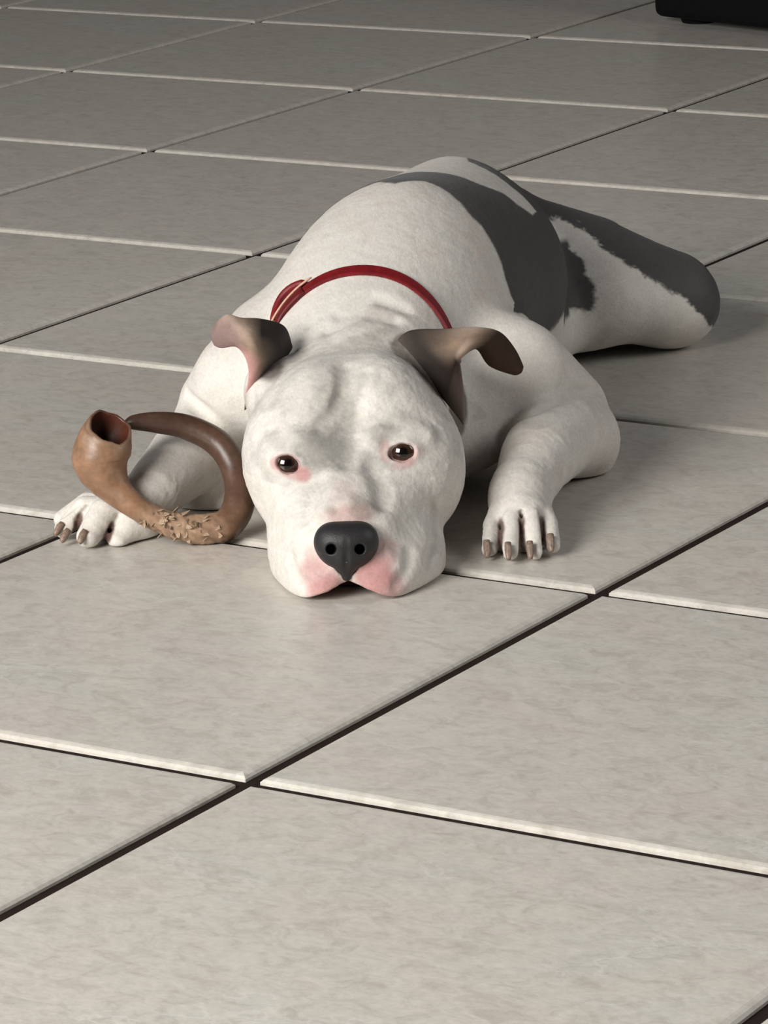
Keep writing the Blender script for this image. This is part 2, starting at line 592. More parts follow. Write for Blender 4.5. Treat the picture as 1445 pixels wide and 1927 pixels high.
def crease(px, rad, depth, k):
    """shallow groove along photo points, following the surface"""
    pts = [hit(*q) for q in px]
    pts = [p + nrm(p) * (r - depth) for p, r in zip(pts, rad)]
    B.cap(pts, rad, k, 's')


def ridge(px, rad, height, k):
    pts = [hit(*q) for q in px]
    pts = [p - nrm(p) * (r - height) for p, r in zip(pts, rad)]
    B.cap(pts, rad, k)


# jaw muscles
B.ell(at(528, 855, 3.805), (0.034, 0.060, 0.050), 0.03)
B.ell(at(800, 880, 3.800), (0.035, 0.060, 0.050), 0.03)
# forehead lobes either side of the furrow
B.ell(at(600, 770, 3.808), (0.040, 0.055, 0.045), 0.035)
B.ell(at(716, 765, 3.808), (0.040, 0.055, 0.045), 0.035)
# bridge of the muzzle
B.cap([at(655, 872, 3.737), at(652, 975, 3.664)], [0.022, 0.023], 0.02)
# flews spreading on the floor
B.ell(at(606, 1086, 3.656), (0.034, 0.047, 0.036), 0.016, (0, 0, 0.2))
B.ell(at(716, 1084, 3.654), (0.037, 0.047, 0.037), 0.016, (0, 0, -0.2))
B.ell(at(572, 1060, 3.706), (0.031, 0.060, 0.044), 0.02, (0, 0, 0.2))
B.ell(at(775, 1056, 3.702), (0.032, 0.060, 0.040), 0.02, (0, 0, -0.2))
# ear bases
B.ell(at(800, 700, 3.895), (0.026, 0.030, 0.030), 0.03)
B.ell(at(508, 735, 3.880), (0.026, 0.035, 0.034), 0.03)
# furrow, brows, folds
crease([(652, 868), (655, 820), (656, 760), (652, 690)], [0.008, 0.009, 0.008, 0.006], 0.0030, 0.014)
ridge([(508, 842), (545, 826), (590, 842)], [0.009, 0.012, 0.010], 0.0045, 0.012)
ridge([(702, 828), (750, 800), (800, 820)], [0.009, 0.012, 0.010], 0.0045, 0.012)
crease([(690, 800), (712, 790), (738, 797)], [0.004, 0.005, 0.004], 0.0022, 0.006)
crease([(600, 800), (625, 780), (640, 740)], [0.004, 0.005, 0.004], 0.0018, 0.008)
crease([(672, 800), (676, 750), (690, 700)], [0.004, 0.005, 0.004], 0.0018, 0.008)
crease([(700, 880), (716, 915), (718, 950)], [0.006, 0.007, 0.005], 0.0012, 0.012)
crease([(600, 905), (585, 940), (575, 975)], [0.006, 0.007, 0.005], 0.002, 0.010)
crease([(545, 1050), (558, 1085), (590, 1105)], [0.005, 0.005, 0.004], 0.0014, 0.008)
crease([(770, 1040), (765, 1075), (745, 1100)], [0.005, 0.005, 0.004], 0.0010, 0.008)
crease([(815, 960), (822, 1010), (805, 1060)], [0.005, 0.006, 0.004], 0.0025, 0.010)
# eyes
CAMP = np.array((0, 0, CAM_H))
EYES = []
for i, (px, py, tilt) in enumerate(((541, 873, 0.40), (758, 851, 0.10))):
    s_ = -1 if i == 0 else 1
    h = hit(px, py); v = (CAMP - h) / np.linalg.norm(CAMP - h)
    r = 0.0155
    c = h - v * (r * 0.80)
    EYES.append((c, r, v))
    B.ell(c, (r + 0.0026,) * 3, 0.010)
    side = np.cross((0, 0, 1), v); side /= np.linalg.norm(side)      # photo right
    upv = np.cross(v, side)
    ct, st = math.cos(tilt), math.sin(tilt)
    e1 = side * ct - upv * st * (1 if i == 0 else -1)                # along the opening, falling towards the nose
    inner = e1 * (1 if i == 0 else -1)
    B.cap([c + v * 0.0172 - e1 * (0.0055 + 0.001 * i), c + v * 0.0182, c + v * 0.0172 + e1 * (0.0055 + 0.001 * i)], [0.0080, 0.0100, 0.0080], 0.0016, 's')
    B.cap([c + v * 0.0150 + inner * 0.006 - upv * 0.001, c + v * 0.0135 + inner * 0.015 - upv * 0.003], [0.0045, 0.0022], 0.003, 's')
# mouth notch under the nose
B.cap([at(652, 1085, 3.606), at(652, 1106, 3.612)], [0.003, 0.004], 0.006, 's')
XM = at(655, 1110, 3.62)[0]
B.add(lambda P: np.maximum(np.abs(P[0] - XM - 0.0006) * 0.38 + (P[2] - 0.0195) * 0.925, P[1] - 3.660), 0.003, 's')
# creases where the fore legs meet the chest, between the toes
crease([(1128, 734), (1060, 748), (1000, 778), (950, 828)], [0.006, 0.007, 0.007, 0.006], 0.004, 0.008)
crease([(350, 742), (385, 775), (405, 815)], [0.006, 0.007, 0.007], 0.004, 0.008)
for g in ([(943, 972), (941, 1045)], [(981, 964), (983, 1048)], [(1018, 968), (1024, 1045)]):
    crease(g, [0.003, 0.003], 0.0055, 0.003)
for g, dd in (([(222, 972), (208, 995), (196, 1022)], 0.004), ([(165, 955), (146, 978), (140, 1005)], 0.004), ([(145, 950), (118, 972)], 0.002)):
    crease(g, [0.003] * len(g), dd, 0.003)
# loose skin at the nape
crease([(620, 620), (680, 590), (740, 600)], [0.006, 0.008, 0.006], 0.0025, 0.012)
crease([(640, 590), (700, 560), (760, 580)], [0.006, 0.008, 0.006], 0.0020, 0.012)
# ---- nose leather
NS = Sculpt()
ny = 3.6225
NS.ell(at(620, 1021, ny + 0.002), (0.0150, 0.0180, 0.0180), 0.010, (0, 0, 0.15))
NS.ell(at(683, 1019, ny + 0.002), (0.0150, 0.0180, 0.0180), 0.010, (0, 0, -0.15))
NS.ell(at(651, 1018, ny), (0.0200, 0.0200, 0.0180), 0.012)
NS.ell(at(652, 1048, ny), (0.0200, 0.0170, 0.0130), 0.010)
NS.cap([at(651, 1045, ny - 0.006), at(652, 1084, ny - 0.007)], [0.0100, 0.0048], 0.008)
NS.cap([at(652, 985, ny - 0.019), at(652, 1030, ny - 0.0245), at(652, 1090, ny - 0.016)], [0.0012, 0.0022, 0.0016], 0.004, 's')
for px, s_ in ((623, -1), (677, 1)):
    NS.cap([at(px, 1033, ny - 0.030), at(px, 1034, ny - 0.004)], [0.0056, 0.0042], 0.002, 's')
    NS.cap([at(px, 1037, ny - 0.022), at(px + s_ * 16, 1048, ny - 0.018), at(px + s_ * 27, 1044, ny - 0.008)], [0.0026, 0.0020, 0.0016], 0.002, 's')
for q, r in (((620, 1021), (0.0125, 0.020, 0.0155)), ((683, 1019), (0.0125, 0.020, 0.0155)), ((651, 1025), (0.018, 0.020, 0.018)), ((652, 1055), (0.013, 0.018, 0.013))):
    B.ell(at(*q, ny), r, 0.004, (0, 0, 0), 's')      # seat of the nose in the muzzle
# flat where it rests on the floor
B.add(lambda P: P[2] - 0.0012, 0.004, 's')

axX = axis(-0.38, 0.46, 0.003 / FINE, [(-0.125, 0.105, 0.0016 / FINE)])
axY = axis(3.57, 5.02, 0.003 / FINE, [(3.57, 3.78, 0.0014 / FINE), (3.78, 3.9, 0.002 / FINE)])
axZ = axis(-0.006, 0.33, 0.003 / FINE, [(-0.01, 0.18, 0.0016 / FINE)])
V, Q = B.mesh((axX, axY, axZ))


# ---- coat colours, laid out on the body itself
def sstep(a, b, x):
    t = np.clip((x - a) / (b - a), 0, 1)
    return t * t * (3 - 2 * t)


def blob(P, c, r, soft=0.5, nz=0.0):
    d = np.sqrt((((P - np.array(c)) / np.array(r))**2).sum(-1)) + nz
    return 1 - sstep(1 - soft * 0.5, 1 + soft * 0.5, d)


def lay(C, col, m):
    return C * (1 - m[:, None]) + np.array(col) * m[:, None]


WHITE = (0.715, 0.68, 0.63); GREY = (0.074, 0.069, 0.068); PINK = (0.50, 0.255, 0.245)
TR = np.array(TRUNK)


def phi(P):
    """angle round the trunk: 0 at the spine, positive on the photo's right"""
    cx = np.interp(P[:, 1], TR[:, 0], TR[:, 1]); zc = np.interp(P[:, 1], TR[:, 0], 0.45 * TR[:, 3])
    return np.arctan2(P[:, 0] - cx, P[:, 2] - zc)


def edge(px):
    """photo points on the trunk -> (angle, Y) table"""
    h = np.array([hit(*q) for q in px])
    p = phi(h); o = np.argsort(p)
    return p[o], h[o, 1]


def coat(P):
    n = fbm(P, 60, 1); nf = fbm(P, 260, 5); nb = fbm(P, 22, 9)
    C = np.tile(np.array(WHITE), (len(P), 1))
    # pinkish-cream mottling where the hair is thin
    C = lay(C, (0.70, 0.60, 0.53), np.clip(0.55 * nb + 0.45 * n, 0, 0.5) * (P[:, 1] > 3.85))
    jit = n * 0.006 + nf * 0.004
    # trunk band
    ph = phi(P)
    f1, y1 = edge([(742, 346), (800, 341), (840, 360), (880, 398), (920, 448), (945, 505), (968, 570), (1005, 636)])
    front = np.interp(np.where(ph < f1[0], 2 * f1[0] - ph, ph), f1, y1)
    f2, y2 = edge([(835, 326), (870, 334), (900, 346), (950, 366), (975, 386), (1002, 404)])
    f3, y3 = edge([(880, 303), (920, 322), (960, 350), (1006, 394)])
    f3 = np.concatenate([[f3[0] - 0.10], f3]); y3 = np.concatenate([[4.76], y3])
    pa = np.where(ph < 0.05, 0.1 - ph, ph)
    r1 = np.interp(pa, f2, y2); r2 = np.where(ph < 0.06, 4.80, np.interp(pa, f3, y3))
    band = sstep(-0.004, 0.004, P[:, 1] + jit * 0.6 - front)
    stripe = sstep(-0.004, 0.004, P[:, 1] + jit * 0.5 - r1) * (1 - sstep(-0.004, 0.004, P[:, 1] + jit * 0.5 - r2)) * (pa < max(f2[-1], f3[-1]))
    zl = np.interp(P[:, 1], [4.2, 4.3, 4.45, 4.6], [0.075, 0.085, 0.105, 0.11])
    low = sstep(-0.006, 0.006, P[:, 2] + jit - zl)
    trunk = (P[:, 1] > 4.05) * (trunk_fn(P.T.astype(np.float32)) < 0.012)
    C = lay(C, GREY, band * low * (1 - stripe) * trunk)
    # thigh: dark along the top, white below
    td = thigh_fn(P.T.astype(np.float32)) < trunk_fn(P.T.astype(np.float32)) - 0.002
    hp = np.array([hit(*q) for q in [(1050, 410), (1090, 428), (1130, 462), (1200, 512), (1270, 548), (1310, 582), (1343, 622)]])
    o = np.argsort(hp[:, 0])
    zt = np.interp(P[:, 0], hp[o, 0], hp[o, 2])
    m = td & (P[:, 1] > 4.45)
    C[m] = np.array(WHITE)
    back = P[:, 1] > 4.67
    dk = np.maximum(sstep(-0.003, 0.003, P[:, 2] - zt + jit * 1.2), sstep(4.68, 4.69, P[:, 1] + jit) * (P[:, 2] > 0.06))
    C = lay(C, GREY, dk * m)
    hq = np.array([hit(*q) for q in [(1068, 470), (1095, 490), (1114, 525), (1120, 580)]])
    o = np.argsort(hq[:, 2])
    xb = np.interp(P[:, 2], hq[o, 2], hq[o, 0])
    fl = (1 - sstep(-0.003, 0.003, P[:, 0] + jit - xb)) * sstep(-0.004, 0.004, P[:, 2] - hq[:, 2].min() + jit) * (1 - sstep(-0.004, 0.004, P[:, 2] - hq[:, 2].max() - 0.010))
    C = lay(C, GREY, fl * (P[:, 1] > 4.44) * (P[:, 0] > 0.17))
    # tail and far side of the rump
    C = lay(C, GREY, sstep(4.74, 4.76, P[:, 1] + jit) * (P[:, 0] < 0.2))
    # face: thin grey hair over the furrow, pink skin round eyes, nose and lips
    face = P[:, 1] < 3.95
    C = lay(C, (0.42, 0.40, 0.37), np.clip(0.75 * n + 0.45 * nb + 0.14, 0, 0.55) * face * (P[:, 2] > 0.09))
    C = lay(C, (0.55, 0.50, 0.46), np.clip(0.5 * n + 0.2 * nb, 0, 0.3) * face * (P[:, 2] <= 0.09))
    for q, r, a in (((598, 838), (0.022, 0.03, 0.024), 0.85), ((640, 845), (0.016, 0.03, 0.022), 0.6), ((620, 785), (0.022, 0.03, 0.026), 0.5), ((725, 812), (0.016, 0.03, 0.012), 0.5), ((645, 720), (0.02, 0.03, 0.03), 0.30),
                    ((740, 790), (0.012, 0.03, 0.010), 0.35), ((715, 930), (0.012, 0.03, 0.02), 0.30), ((560, 740), (0.03, 0.04, 0.03), 0.18), ((640, 900), (0.01, 0.03, 0.012), 0.25)):
        C = lay(C, (0.23, 0.22, 0.20), a * blob(P, hit(*q), r, 0.95, n * 0.5 + nf * 0.25) * face)
    for q, r, a in (((570, 892), (0.008, 0.02, 0.006), 0.85), ((556, 892), (0.013, 0.02, 0.005), 0.6), ((520, 872), (0.006, 0.02, 0.006), 0.7), ((541, 873), (0.0125, 0.02, 0.0105), 0.85), ((725, 850), (0.006, 0.02, 0.012), 0.5),
                    ((758, 852), (0.0135, 0.02, 0.0105), 0.75), ((792, 850), (0.005, 0.02, 0.006), 0.25), ((760, 874), (0.013, 0.02, 0.004), 0.5)):
        C = lay(C, (0.50, 0.235, 0.225), 0.8 * a * blob(P, hit(*q), r, 0.7, n * 0.3) * face)
    for q, r, a in (((655, 972), (0.026, 0.04, 0.009), 0.55), ((648, 935), (0.014, 0.03, 0.014), 0.22), ((598, 1085), (0.020, 0.04, 0.016), 0.62), ((620, 1112), (0.020, 0.04, 0.014), 0.85), ((700, 1085), (0.018, 0.04, 0.020), 0.92), ((725, 1110), (0.020, 0.04, 0.014), 0.75), ((720, 1050), (0.014, 0.04, 0.02), 0.6), ((590, 1055), (0.010, 0.03, 0.014), 0.4)):
        C = lay(C, PINK, a * blob(P, hit(*q), r, 0.9, n * 0.35) * face)
    for q, r, a in (((622, 962), (0.007, 0.02, 0.005), 0.5), ((685, 958), (0.014, 0.02, 0.010), 0.55), ((668, 945), (0.008, 0.02, 0.006), 0.3)):
        C = lay(C, (0.25, 0.20, 0.17), a * blob(P, hit(*q), r, 1.0, n * 0.5) * face)
    # inside of the mouth notch darkened, its shade put into the colour
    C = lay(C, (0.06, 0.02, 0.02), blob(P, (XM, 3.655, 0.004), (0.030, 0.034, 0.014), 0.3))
    # grey-brown hair round the root of the ears
    for q, r, a in (((812, 700), (0.024, 0.05, 0.026), 0.92), ((862, 768), (0.010, 0.05, 0.026), 0.92), ((765, 655), (0.016, 0.04, 0.014), 0.8)):
        C = lay(C, (0.17, 0.145, 0.125), a * blob(P, hit(*q), r, 0.35, n * 0.25) * face)
    C = lay(C, (0.12, 0.10, 0.09), 0.9 * blob(P, hit(505, 690), (0.016, 0.04, 0.012), 0.6, n * 0.3) * face)
    # gaps between the toes painted dark to deepen their shade
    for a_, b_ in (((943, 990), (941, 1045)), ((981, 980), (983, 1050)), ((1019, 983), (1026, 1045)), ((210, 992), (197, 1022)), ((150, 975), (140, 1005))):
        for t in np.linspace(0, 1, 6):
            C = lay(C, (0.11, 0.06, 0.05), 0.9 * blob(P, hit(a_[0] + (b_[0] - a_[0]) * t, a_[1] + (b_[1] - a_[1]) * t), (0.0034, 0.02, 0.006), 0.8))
    return C


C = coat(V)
body_me = mesh_from('body', V, Q)
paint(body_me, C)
nv_ = np.empty(len(V) * 3, np.float32); body_me.vertices.foreach_get('normal', nv_); nv_ = nv_.reshape(-1, 3)
amp = 0.0003 + 0.0003 * (V[:, 1] < 3.9)
for c_, r_, v_ in EYES: amp *= sstep(0.016, 0.030, np.linalg.norm(V - c_, axis=1))
amp *= sstep(0.0, 0.012, V[:, 2])
V2 = V + nv_ * (amp * (1.3 * fbm(V, 75, 11) + 0.7 * fbm(V, 190, 12)))[:, None]
body_me.vertices.foreach_set('co', V2.astype(np.float32).ravel()); body_me.update()
MC = mat_coat(sheen=0.08)
BACK = Matrix.Translation((0, -4.1, 0))


def dogpart(name, me, mat, parent=None):
    o = obj(name, me, mat, parent or dog)
    if parent is None: o.matrix_parent_inverse = BACK
    return o


body = dogpart('body', body_me, MC)

# ---- eyes
M_EYE, nt, b = nodes('wet_eye')
a_ = N(nt, 'ShaderNodeAttribute'); a_.attribute_name = 'coat'
nt.links.new(a_.outputs['Color'], b.inputs['Base Color'])
b.inputs['Roughness'].default_value = 0.06; b.inputs['Coat Weight'].default_value = 0.6; b.inputs['Coat Roughness'].default_value = 0.03
for c, r, v in EYES:
    bm = bmesh.new(); bmesh.ops.create_uvsphere(bm, u_segments=48, v_segments=32, radius=r)
    me = bpy.data.meshes.new('eye'); bm.to_mesh(me); bm.free()
    co = np.empty(len(me.vertices) * 3, np.float32); me.vertices.foreach_get('co', co); co = co.reshape(-1, 3)
    ang = np.arccos(np.clip((co / r) @ v, -1, 1))
    Ce = np.tile(np.array((0.28, 0.17, 0.15)), (len(co), 1))
    Ce = lay(Ce, (0.015, 0.008, 0.006), 1 - sstep(0.74, 0.84, ang))
    Ce = lay(Ce, (0.035, 0.018, 0.010), (sstep(0.30, 0.36, ang)) * (1 - sstep(0.6, 0.74, ang)))
    Ce = lay(Ce, (0.004, 0.003, 0.003), 1 - sstep(0.30, 0.38, ang))
    me.vertices.foreach_set('co', (co + c).ravel().astype(np.float32))
    me.polygons.foreach_set('use_smooth', np.ones(len(me.polygons), bool)); me.update()
    paint(me, Ce)
    e = dogpart('eye', me, M_EYE); e['label'] = 'dark brown wet eye with pink rim'

# ---- nose leather
c = at(651, 1035, ny)
st = 0.0008 / min(FINE, 1)
Vn, Qn = NS.mesh((np.arange(c[0] - 0.042, c[0] + 0.042, st), np.arange(ny - 0.036, ny + 0.03, st), np.arange(c[2] - 0.042, c[2] + 0.036, st)))
MN = mat_plain('nose_leather', (0.020, 0.019, 0.020), 0.45, 0.4, 900, 0.25, 0.5, 0.0006)
nose = dogpart('nose', mesh_from('nose', Vn, Qn), MN); nose['label'] = 'dark grey leathery nose'


# ---- ears: folded sheets
def patch(net, nu=40, nv=28):
    net = np.array(net, float)                       # rows x cols x 3

    def cr(A, n):
        m = len(A); t = np.linspace(0, m - 1, n); i = np.clip(np.floor(t).astype(int), 0, m - 2); s = (t - i).reshape((-1,) + (1,) * (A.ndim - 1))
        p0 = A[np.clip(i - 1, 0, m - 1)]; p1 = A[i]; p2 = A[i + 1]; p3 = A[np.clip(i + 2, 0, m - 1)]
        return 0.5 * (2 * p1 + (p2 - p0) * s + (2 * p0 - 5 * p1 + 4 * p2 - p3) * s**2 + (3 * p1 - p0 - 3 * p2 + p3) * s**3)
    A = cr(net, nu)
    A = cr(np.swapaxes(A, 0, 1), nv)
    return np.swapaxes(A, 0, 1)                      # nu x nv x 3


def ear(net, cols, thick, flip):
    A = patch(net); nu, nv = A.shape[:2]
    Cc = np.array(cols, float); iu = np.linspace(0, len(cols) - 1, nu); iv = np.linspace(0, len(cols[0]) - 1, nv)
    Cn = np.stack([np.array([np.interp(iv, range(Cc.shape[1]), [np.interp(u_, range(Cc.shape[0]), Cc[:, q, ch]) for q in range(Cc.shape[1])]) for u_ in iu]) for ch in range(3)], -1)
    du = np.gradient(A, axis=0); dv = np.gradient(A, axis=1)
    n = np.cross(du, dv); n /= np.linalg.norm(n, axis=-1, keepdims=True) + 1e-12
    if flip: n = -n
    u = np.linspace(0, 1, nu)[:, None]; w = np.linspace(-1, 1, nv)[None, :]
    th = thick * np.sqrt(np.clip(1 - np.abs(w)**4, 0.0, 1)) * np.sqrt(np.clip(1 - u**6, 0, 1)) + 0.0004
    top = A + n * th[..., None] * 0.5; bot = A - n * th[..., None] * 0.5
    VV = np.concatenate([top.reshape(-1, 3), bot.reshape(-1, 3)])
    CC = np.clip(np.concatenate([Cn.reshape(-1, 3), Cn.reshape(-1, 3)]), 0.01, 1)
    F = []; o = nu * nv
    for i in range(nu - 1):
        for j in range(nv - 1):
            a, b_, c_, d = i * nv + j, i * nv + j + 1, (i + 1) * nv + j + 1, (i + 1) * nv + j
            F.append((a, b_, c_, d)); F.append((o + d, o + c_, o + b_, o + a))
    for i in range(nu - 1):
        a, d = i * nv, (i + 1) * nv; F.append((a, d, o + d, o + a))
        a, d = i * nv + nv - 1, (i + 1) * nv + nv - 1; F.append((d, a, o + a, o + d))
    for j in range(nv - 1):
        a, d = j, j + 1; F.append((d, a, o + a, o + d))
        a, d = (nu - 1) * nv + j, (nu - 1) * nv + j + 1; F.append((a, d, o + d, o + a))
    me = mesh_from('ear', VV, F)
    bm = bmesh.new(); bm.from_mesh(me); bmesh.ops.recalc_face_normals(bm, faces=bm.faces); bm.to_mesh(me); bm.free()
    nz = fbm(VV, 150, 4) * 0.14
    paint(me, CC * (1 + nz[:, None]))
    return me


ME = mat_coat('ear_fur', 0.7, 0.0, 0.15, 0.12)
DK = (0.035, 0.029, 0.026); BR = (0.055, 0.032, 0.023); TN = (0.27, 0.19, 0.14); GB = (0.12, 0.098, 0.082); RIM = (0.50, 0.38, 0.30); MV = (0.26, 0.18, 0.165); PK = (0.62, 0.32, 0.32); SLOT_SHADE = (0.02, 0.014, 0.012)
net = [[at(872, 800, 3.865), at(838, 752, 3.850), at(795, 700, 3.860), at(742, 645, 3.895)],
       [at(872, 745, 3.850), at(850, 705, 3.833), at(812, 665, 3.840), at(772, 622, 3.880)],
       [at(866, 700, 3.842), at(858, 678, 3.826), at(850, 655, 3.835), at(835, 619, 3.872)],
       [at(858, 682, 3.836), at(872, 660, 3.826), at(885, 638, 3.838), at(897, 616, 3.860)],
       [at(893, 655, 3.856), at(908, 648, 3.848), at(925, 636, 3.855), at(940, 625, 3.872)],
       [at(920, 688, 3.880), at(938, 680, 3.872), at(955, 668, 3.876), at(968, 655, 3.888)],
       [at(968, 706, 3.894), at(975, 705, 3.890), at(982, 700, 3.890), at(985, 690, 3.894)]]
cols = [[GB, DK, DK, GB], [MV, SLOT_SHADE, DK, DK], [MV, SLOT_SHADE, TN, GB], [RIM, RIM, TN, RIM], [BR, BR, BR, BR], [BR, BR, BR, BR], [BR, BR, BR, BR]]  # near-black cells paint the shadow in the slot at the ear base
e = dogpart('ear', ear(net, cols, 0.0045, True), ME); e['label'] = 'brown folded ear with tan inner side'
net = [[at(460, 772, 3.885), at(492, 715, 3.870), at(522, 688, 3.880), at(550, 652, 3.905)],
       [at(462, 742, 3.862), at(492, 692, 3.846), at(520, 650, 3.860), at(535, 614, 3.895)],
       [at(468, 705, 3.848), at(488, 672, 3.832), at(490, 632, 3.848), at(492, 600, 3.886)],
       [at(462, 672, 3.842), at(472, 652, 3.828), at(462, 624, 3.842), at(452, 598, 3.868)],
       [at(445, 652, 3.858), at(442, 638, 3.850), at(435, 612, 3.856), at(427, 592, 3.872)],
       [at(418, 655, 3.876), at(414, 640, 3.872), at(410, 625, 3.874), at(408, 606, 3.882)],
       [at(404, 650, 3.890), at(400, 643, 3.888), at(398, 634, 3.888), at(399, 625, 3.890)]]
cols = [[GB, DK, DK, DK], [PK, GB, DK, DK], [PK, TN, DK, DK], [PK, TN, RIM, TN], [MV, MV, MV, RIM], [MV, MV, MV, MV], [MV, MV, MV, MV]]
e = dogpart('ear', ear(net, cols, 0.0045, False), ME); e['label'] = 'dark ear folded back with pinkish tip'

# ---- claws
MCL = mat_plain('claw_horn', (0.24, 0.17, 0.13), 0.42, 0.45, 300, 0.35)


def tube(name, pts, rad, seg=10, cap_ends=True):
    pts = [Vector(p) for p in pts]; VV = []; F = []
    up = Vector((0, 0, 1))
    for i, p in enumerate(pts):
        t = (pts[min(i + 1, len(pts) - 1)] - pts[max(i - 1, 0)]).normalized()
        a = t.cross(up)
        if a.length < 1e-3: a = t.cross(Vector((1, 0, 0)))
        a.normalize(); b_ = a.cross(t).normalized(); up = b_
        for j in range(seg):
            an = 2 * math.pi * j / seg
            VV.append(p + (a * math.cos(an) + b_ * math.sin(an)) * rad[i])
    for i in range(len(pts) - 1):
        for j in range(seg):
            F.append((i * seg + j, i * seg + (j + 1) % seg, (i + 1) * seg + (j + 1) % seg, (i + 1) * seg + j))
    if cap_ends:
        F.append(tuple(range(seg))[::-1]); F.append(tuple((len(pts) - 1) * seg + j for j in range(seg)))
    return mesh_from(name, [tuple(v) for v in VV], F)


def claw(px, py, Y, dx=0.0, ln=0.011, r=0.0036):
    p = np.array(at(px, py, Y)); dirv = np.array((dx, -0.55, -0.75)); dirv /= np.linalg.norm(dirv)
    pts = [p - dirv * 0.005]
    for t in np.linspace(0, 1, 6):
        q = p + dirv * ln * t + np.array((0, -0.003, -0.002)) * math.sin(t * 2.2)
        q[2] = max(q[2], 0.0016); pts.append(q)
    me = tube('claw', pts, [r * 0.9] + [r * (1 - 0.45 * t**2) for t in np.linspace(0, 1, 6)])
    dogpart('claw', me, MCL)


for px, py, Y in ((916, 1026, 3.737), (956, 1030, 3.719), (997, 1028, 3.719), (1036, 1014, 3.736)):
    claw(px, py, Y)
for px, py, Y, dx in ((156, 1006, 3.824, -0.6), (112, 992, 3.860, -0.9), (124, 1004, 3.848, -0.8)):
    claw(px, py, Y, dx, 0.008, 0.004)

# ---- collar
MR = mat_plain('red_leather', (0.17, 0.007, 0.010), 0.5, 0.4, 120, 0.25, 0.3)
MRD = mat_plain('dark_red_leather', (0.12, 0.008, 0.010), 0.5, 0.4, 120, 0.25)
MTN = mat_plain('tan_stitching', (0.62, 0.40, 0.28), 0.5, 0.3, 200)
tp, sd, sl = hit(700, 511), hit(832, 600), hit(548, 572)
axn = np.cross(sd - tp, sl - tp); axn /= np.linalg.norm(axn)
cc = np.array((-0.014, 0.0, 0.115)); cc[1] = tp[1] - ((cc - tp)[0] * axn[0] + (cc - tp)[2] * axn[2]) / axn[1]
ax1 = tp - cc; ax1 /= np.linalg.norm(ax1)
ax2 = np.cross(axn, ax1)
def neck_ring(off):
    out = []
    c0 = cc + axn * off
    for k in range(120):
        an = 2 * math.pi * k / 120
        d = ax1 * math.cos(an) + ax2 * math.sin(an)
        rr = np.linspace(0.03, 0.20, 400); PP = c0 + rr[:, None] * d
        v = trunk_fn(PP.T.astype(np.float32))
        j = max(int(np.argmax(v > 0)), 1)
        out.append(c0 + d * (rr[j - 1] + (rr[j] - rr[j - 1]) * (-v[j - 1] / (v[j] - v[j - 1] + 1e-9))))
    out = np.array(out)
    for _ in range(3): out = 0.5 * out + 0.25 * (np.roll(out, 1, 0) + np.roll(out, -1, 0))
    return out


ring = neck_ring(0.0); ring_d = B.ev(ring)
sink = np.clip((-0.0025 - ring_d) / 0.004, 0, 1) * 0.010
ringA = neck_ring(-0.008); ringB = neck_ring(0.008)


def strap(idx, w, thick, off, closed):
    VV = []; F = []
    n_ = len(idx)
    for k in idx:
        p = ring[k % 120]; o = p - cc; o = o - axn * (o @ axn); o /= np.linalg.norm(o)
        prof = [(-w, 0), (-w, thick * 0.75), (-w * 0.75, thick), (w * 0.75, thick), (w, thick * 0.75), (w, 0)]
        tw = (ringB[k % 120] - ringA[k % 120]) / 0.016; oo = np.cross(tw, ring[(k + 1) % 120] - ring[(k - 1) % 120]); oo /= np.linalg.norm(oo); oo = oo if oo @ o > 0 else -oo
        for a, h in prof: VV.append(p + tw * a + oo * (off + h - sink[k % 120]))
    m = 6
    for i in range(n_ if closed else n_ - 1):
        for j in range(m):
            i2 = (i + 1) % n_
            F.append((i * m + j, i * m + (j + 1) % m, i2 * m + (j + 1) % m, i2 * m + j))
    if not closed:
        F.append(tuple(range(m))); F.append(tuple((n_ - 1) * m + j for j in range(m))[::-1])
    me = mesh_from('collar', VV, F)
    bm = bmesh.new(); bm.from_mesh(me); bmesh.ops.recalc_face_normals(bm, faces=bm.faces); bm.to_mesh(me); bm.free()
    return me


collar = dogpart('collar', strap(range(120), 0.0058, 0.0028, 0.0008, True), MR)
collar['label'] = 'narrow red leather collar with looped end'
collar.data.polygons.foreach_set('use_smooth', np.zeros(len(collar.data.polygons), bool))

k0 = int(np.argmin(np.linalg.norm(ring - sl, axis=1)))


def on_ring(k, a, h):
    p = ring[k % 120]; o = p - cc; o = o - axn * (o @ axn); o /= np.linalg.norm(o)
    tw = (ringB[k % 120] - ringA[k % 120]) / 0.016
    return p + tw * a + o * h


sg = 1 if on_ring(k0, 0.01, 0)[1] > on_ring(k0, 0, 0)[1] else -1
lp = dogpart('loop', strap(range(k0 - 4, k0 + 4), 0.0066, 0.0030, 0.003, False), MRD, collar)
idx = np.linspace(-4, 4, 13)
pts = []
for q in idx:
    f = k0 + q; i_ = int(math.floor(f)); w_ = f - i_
    b_ = math.sin(math.pi * (q + 4) / 8)
    pts.append((1 - w_) * on_ring(i_, sg * (0.005 + 0.011 * b_), 0.004 + 0.002 * b_) + w_ * on_ring(i_ + 1, sg * (0.005 + 0.011 * b_), 0.004 + 0.002 * b_))
dogpart('strap_end', tube('strap_end', pts, [0.0022] + [0.0042] * 11 + [0.0022]), MR, collar)
pts = [on_ring(k0 + q, sg * 0.002, 0.0072) for q in range(-5, 6)]
pp = dogpart('piping', tube('piping', pts, [0.0010] + [0.0013] * 9 + [0.0010], 8), MTN, collar)
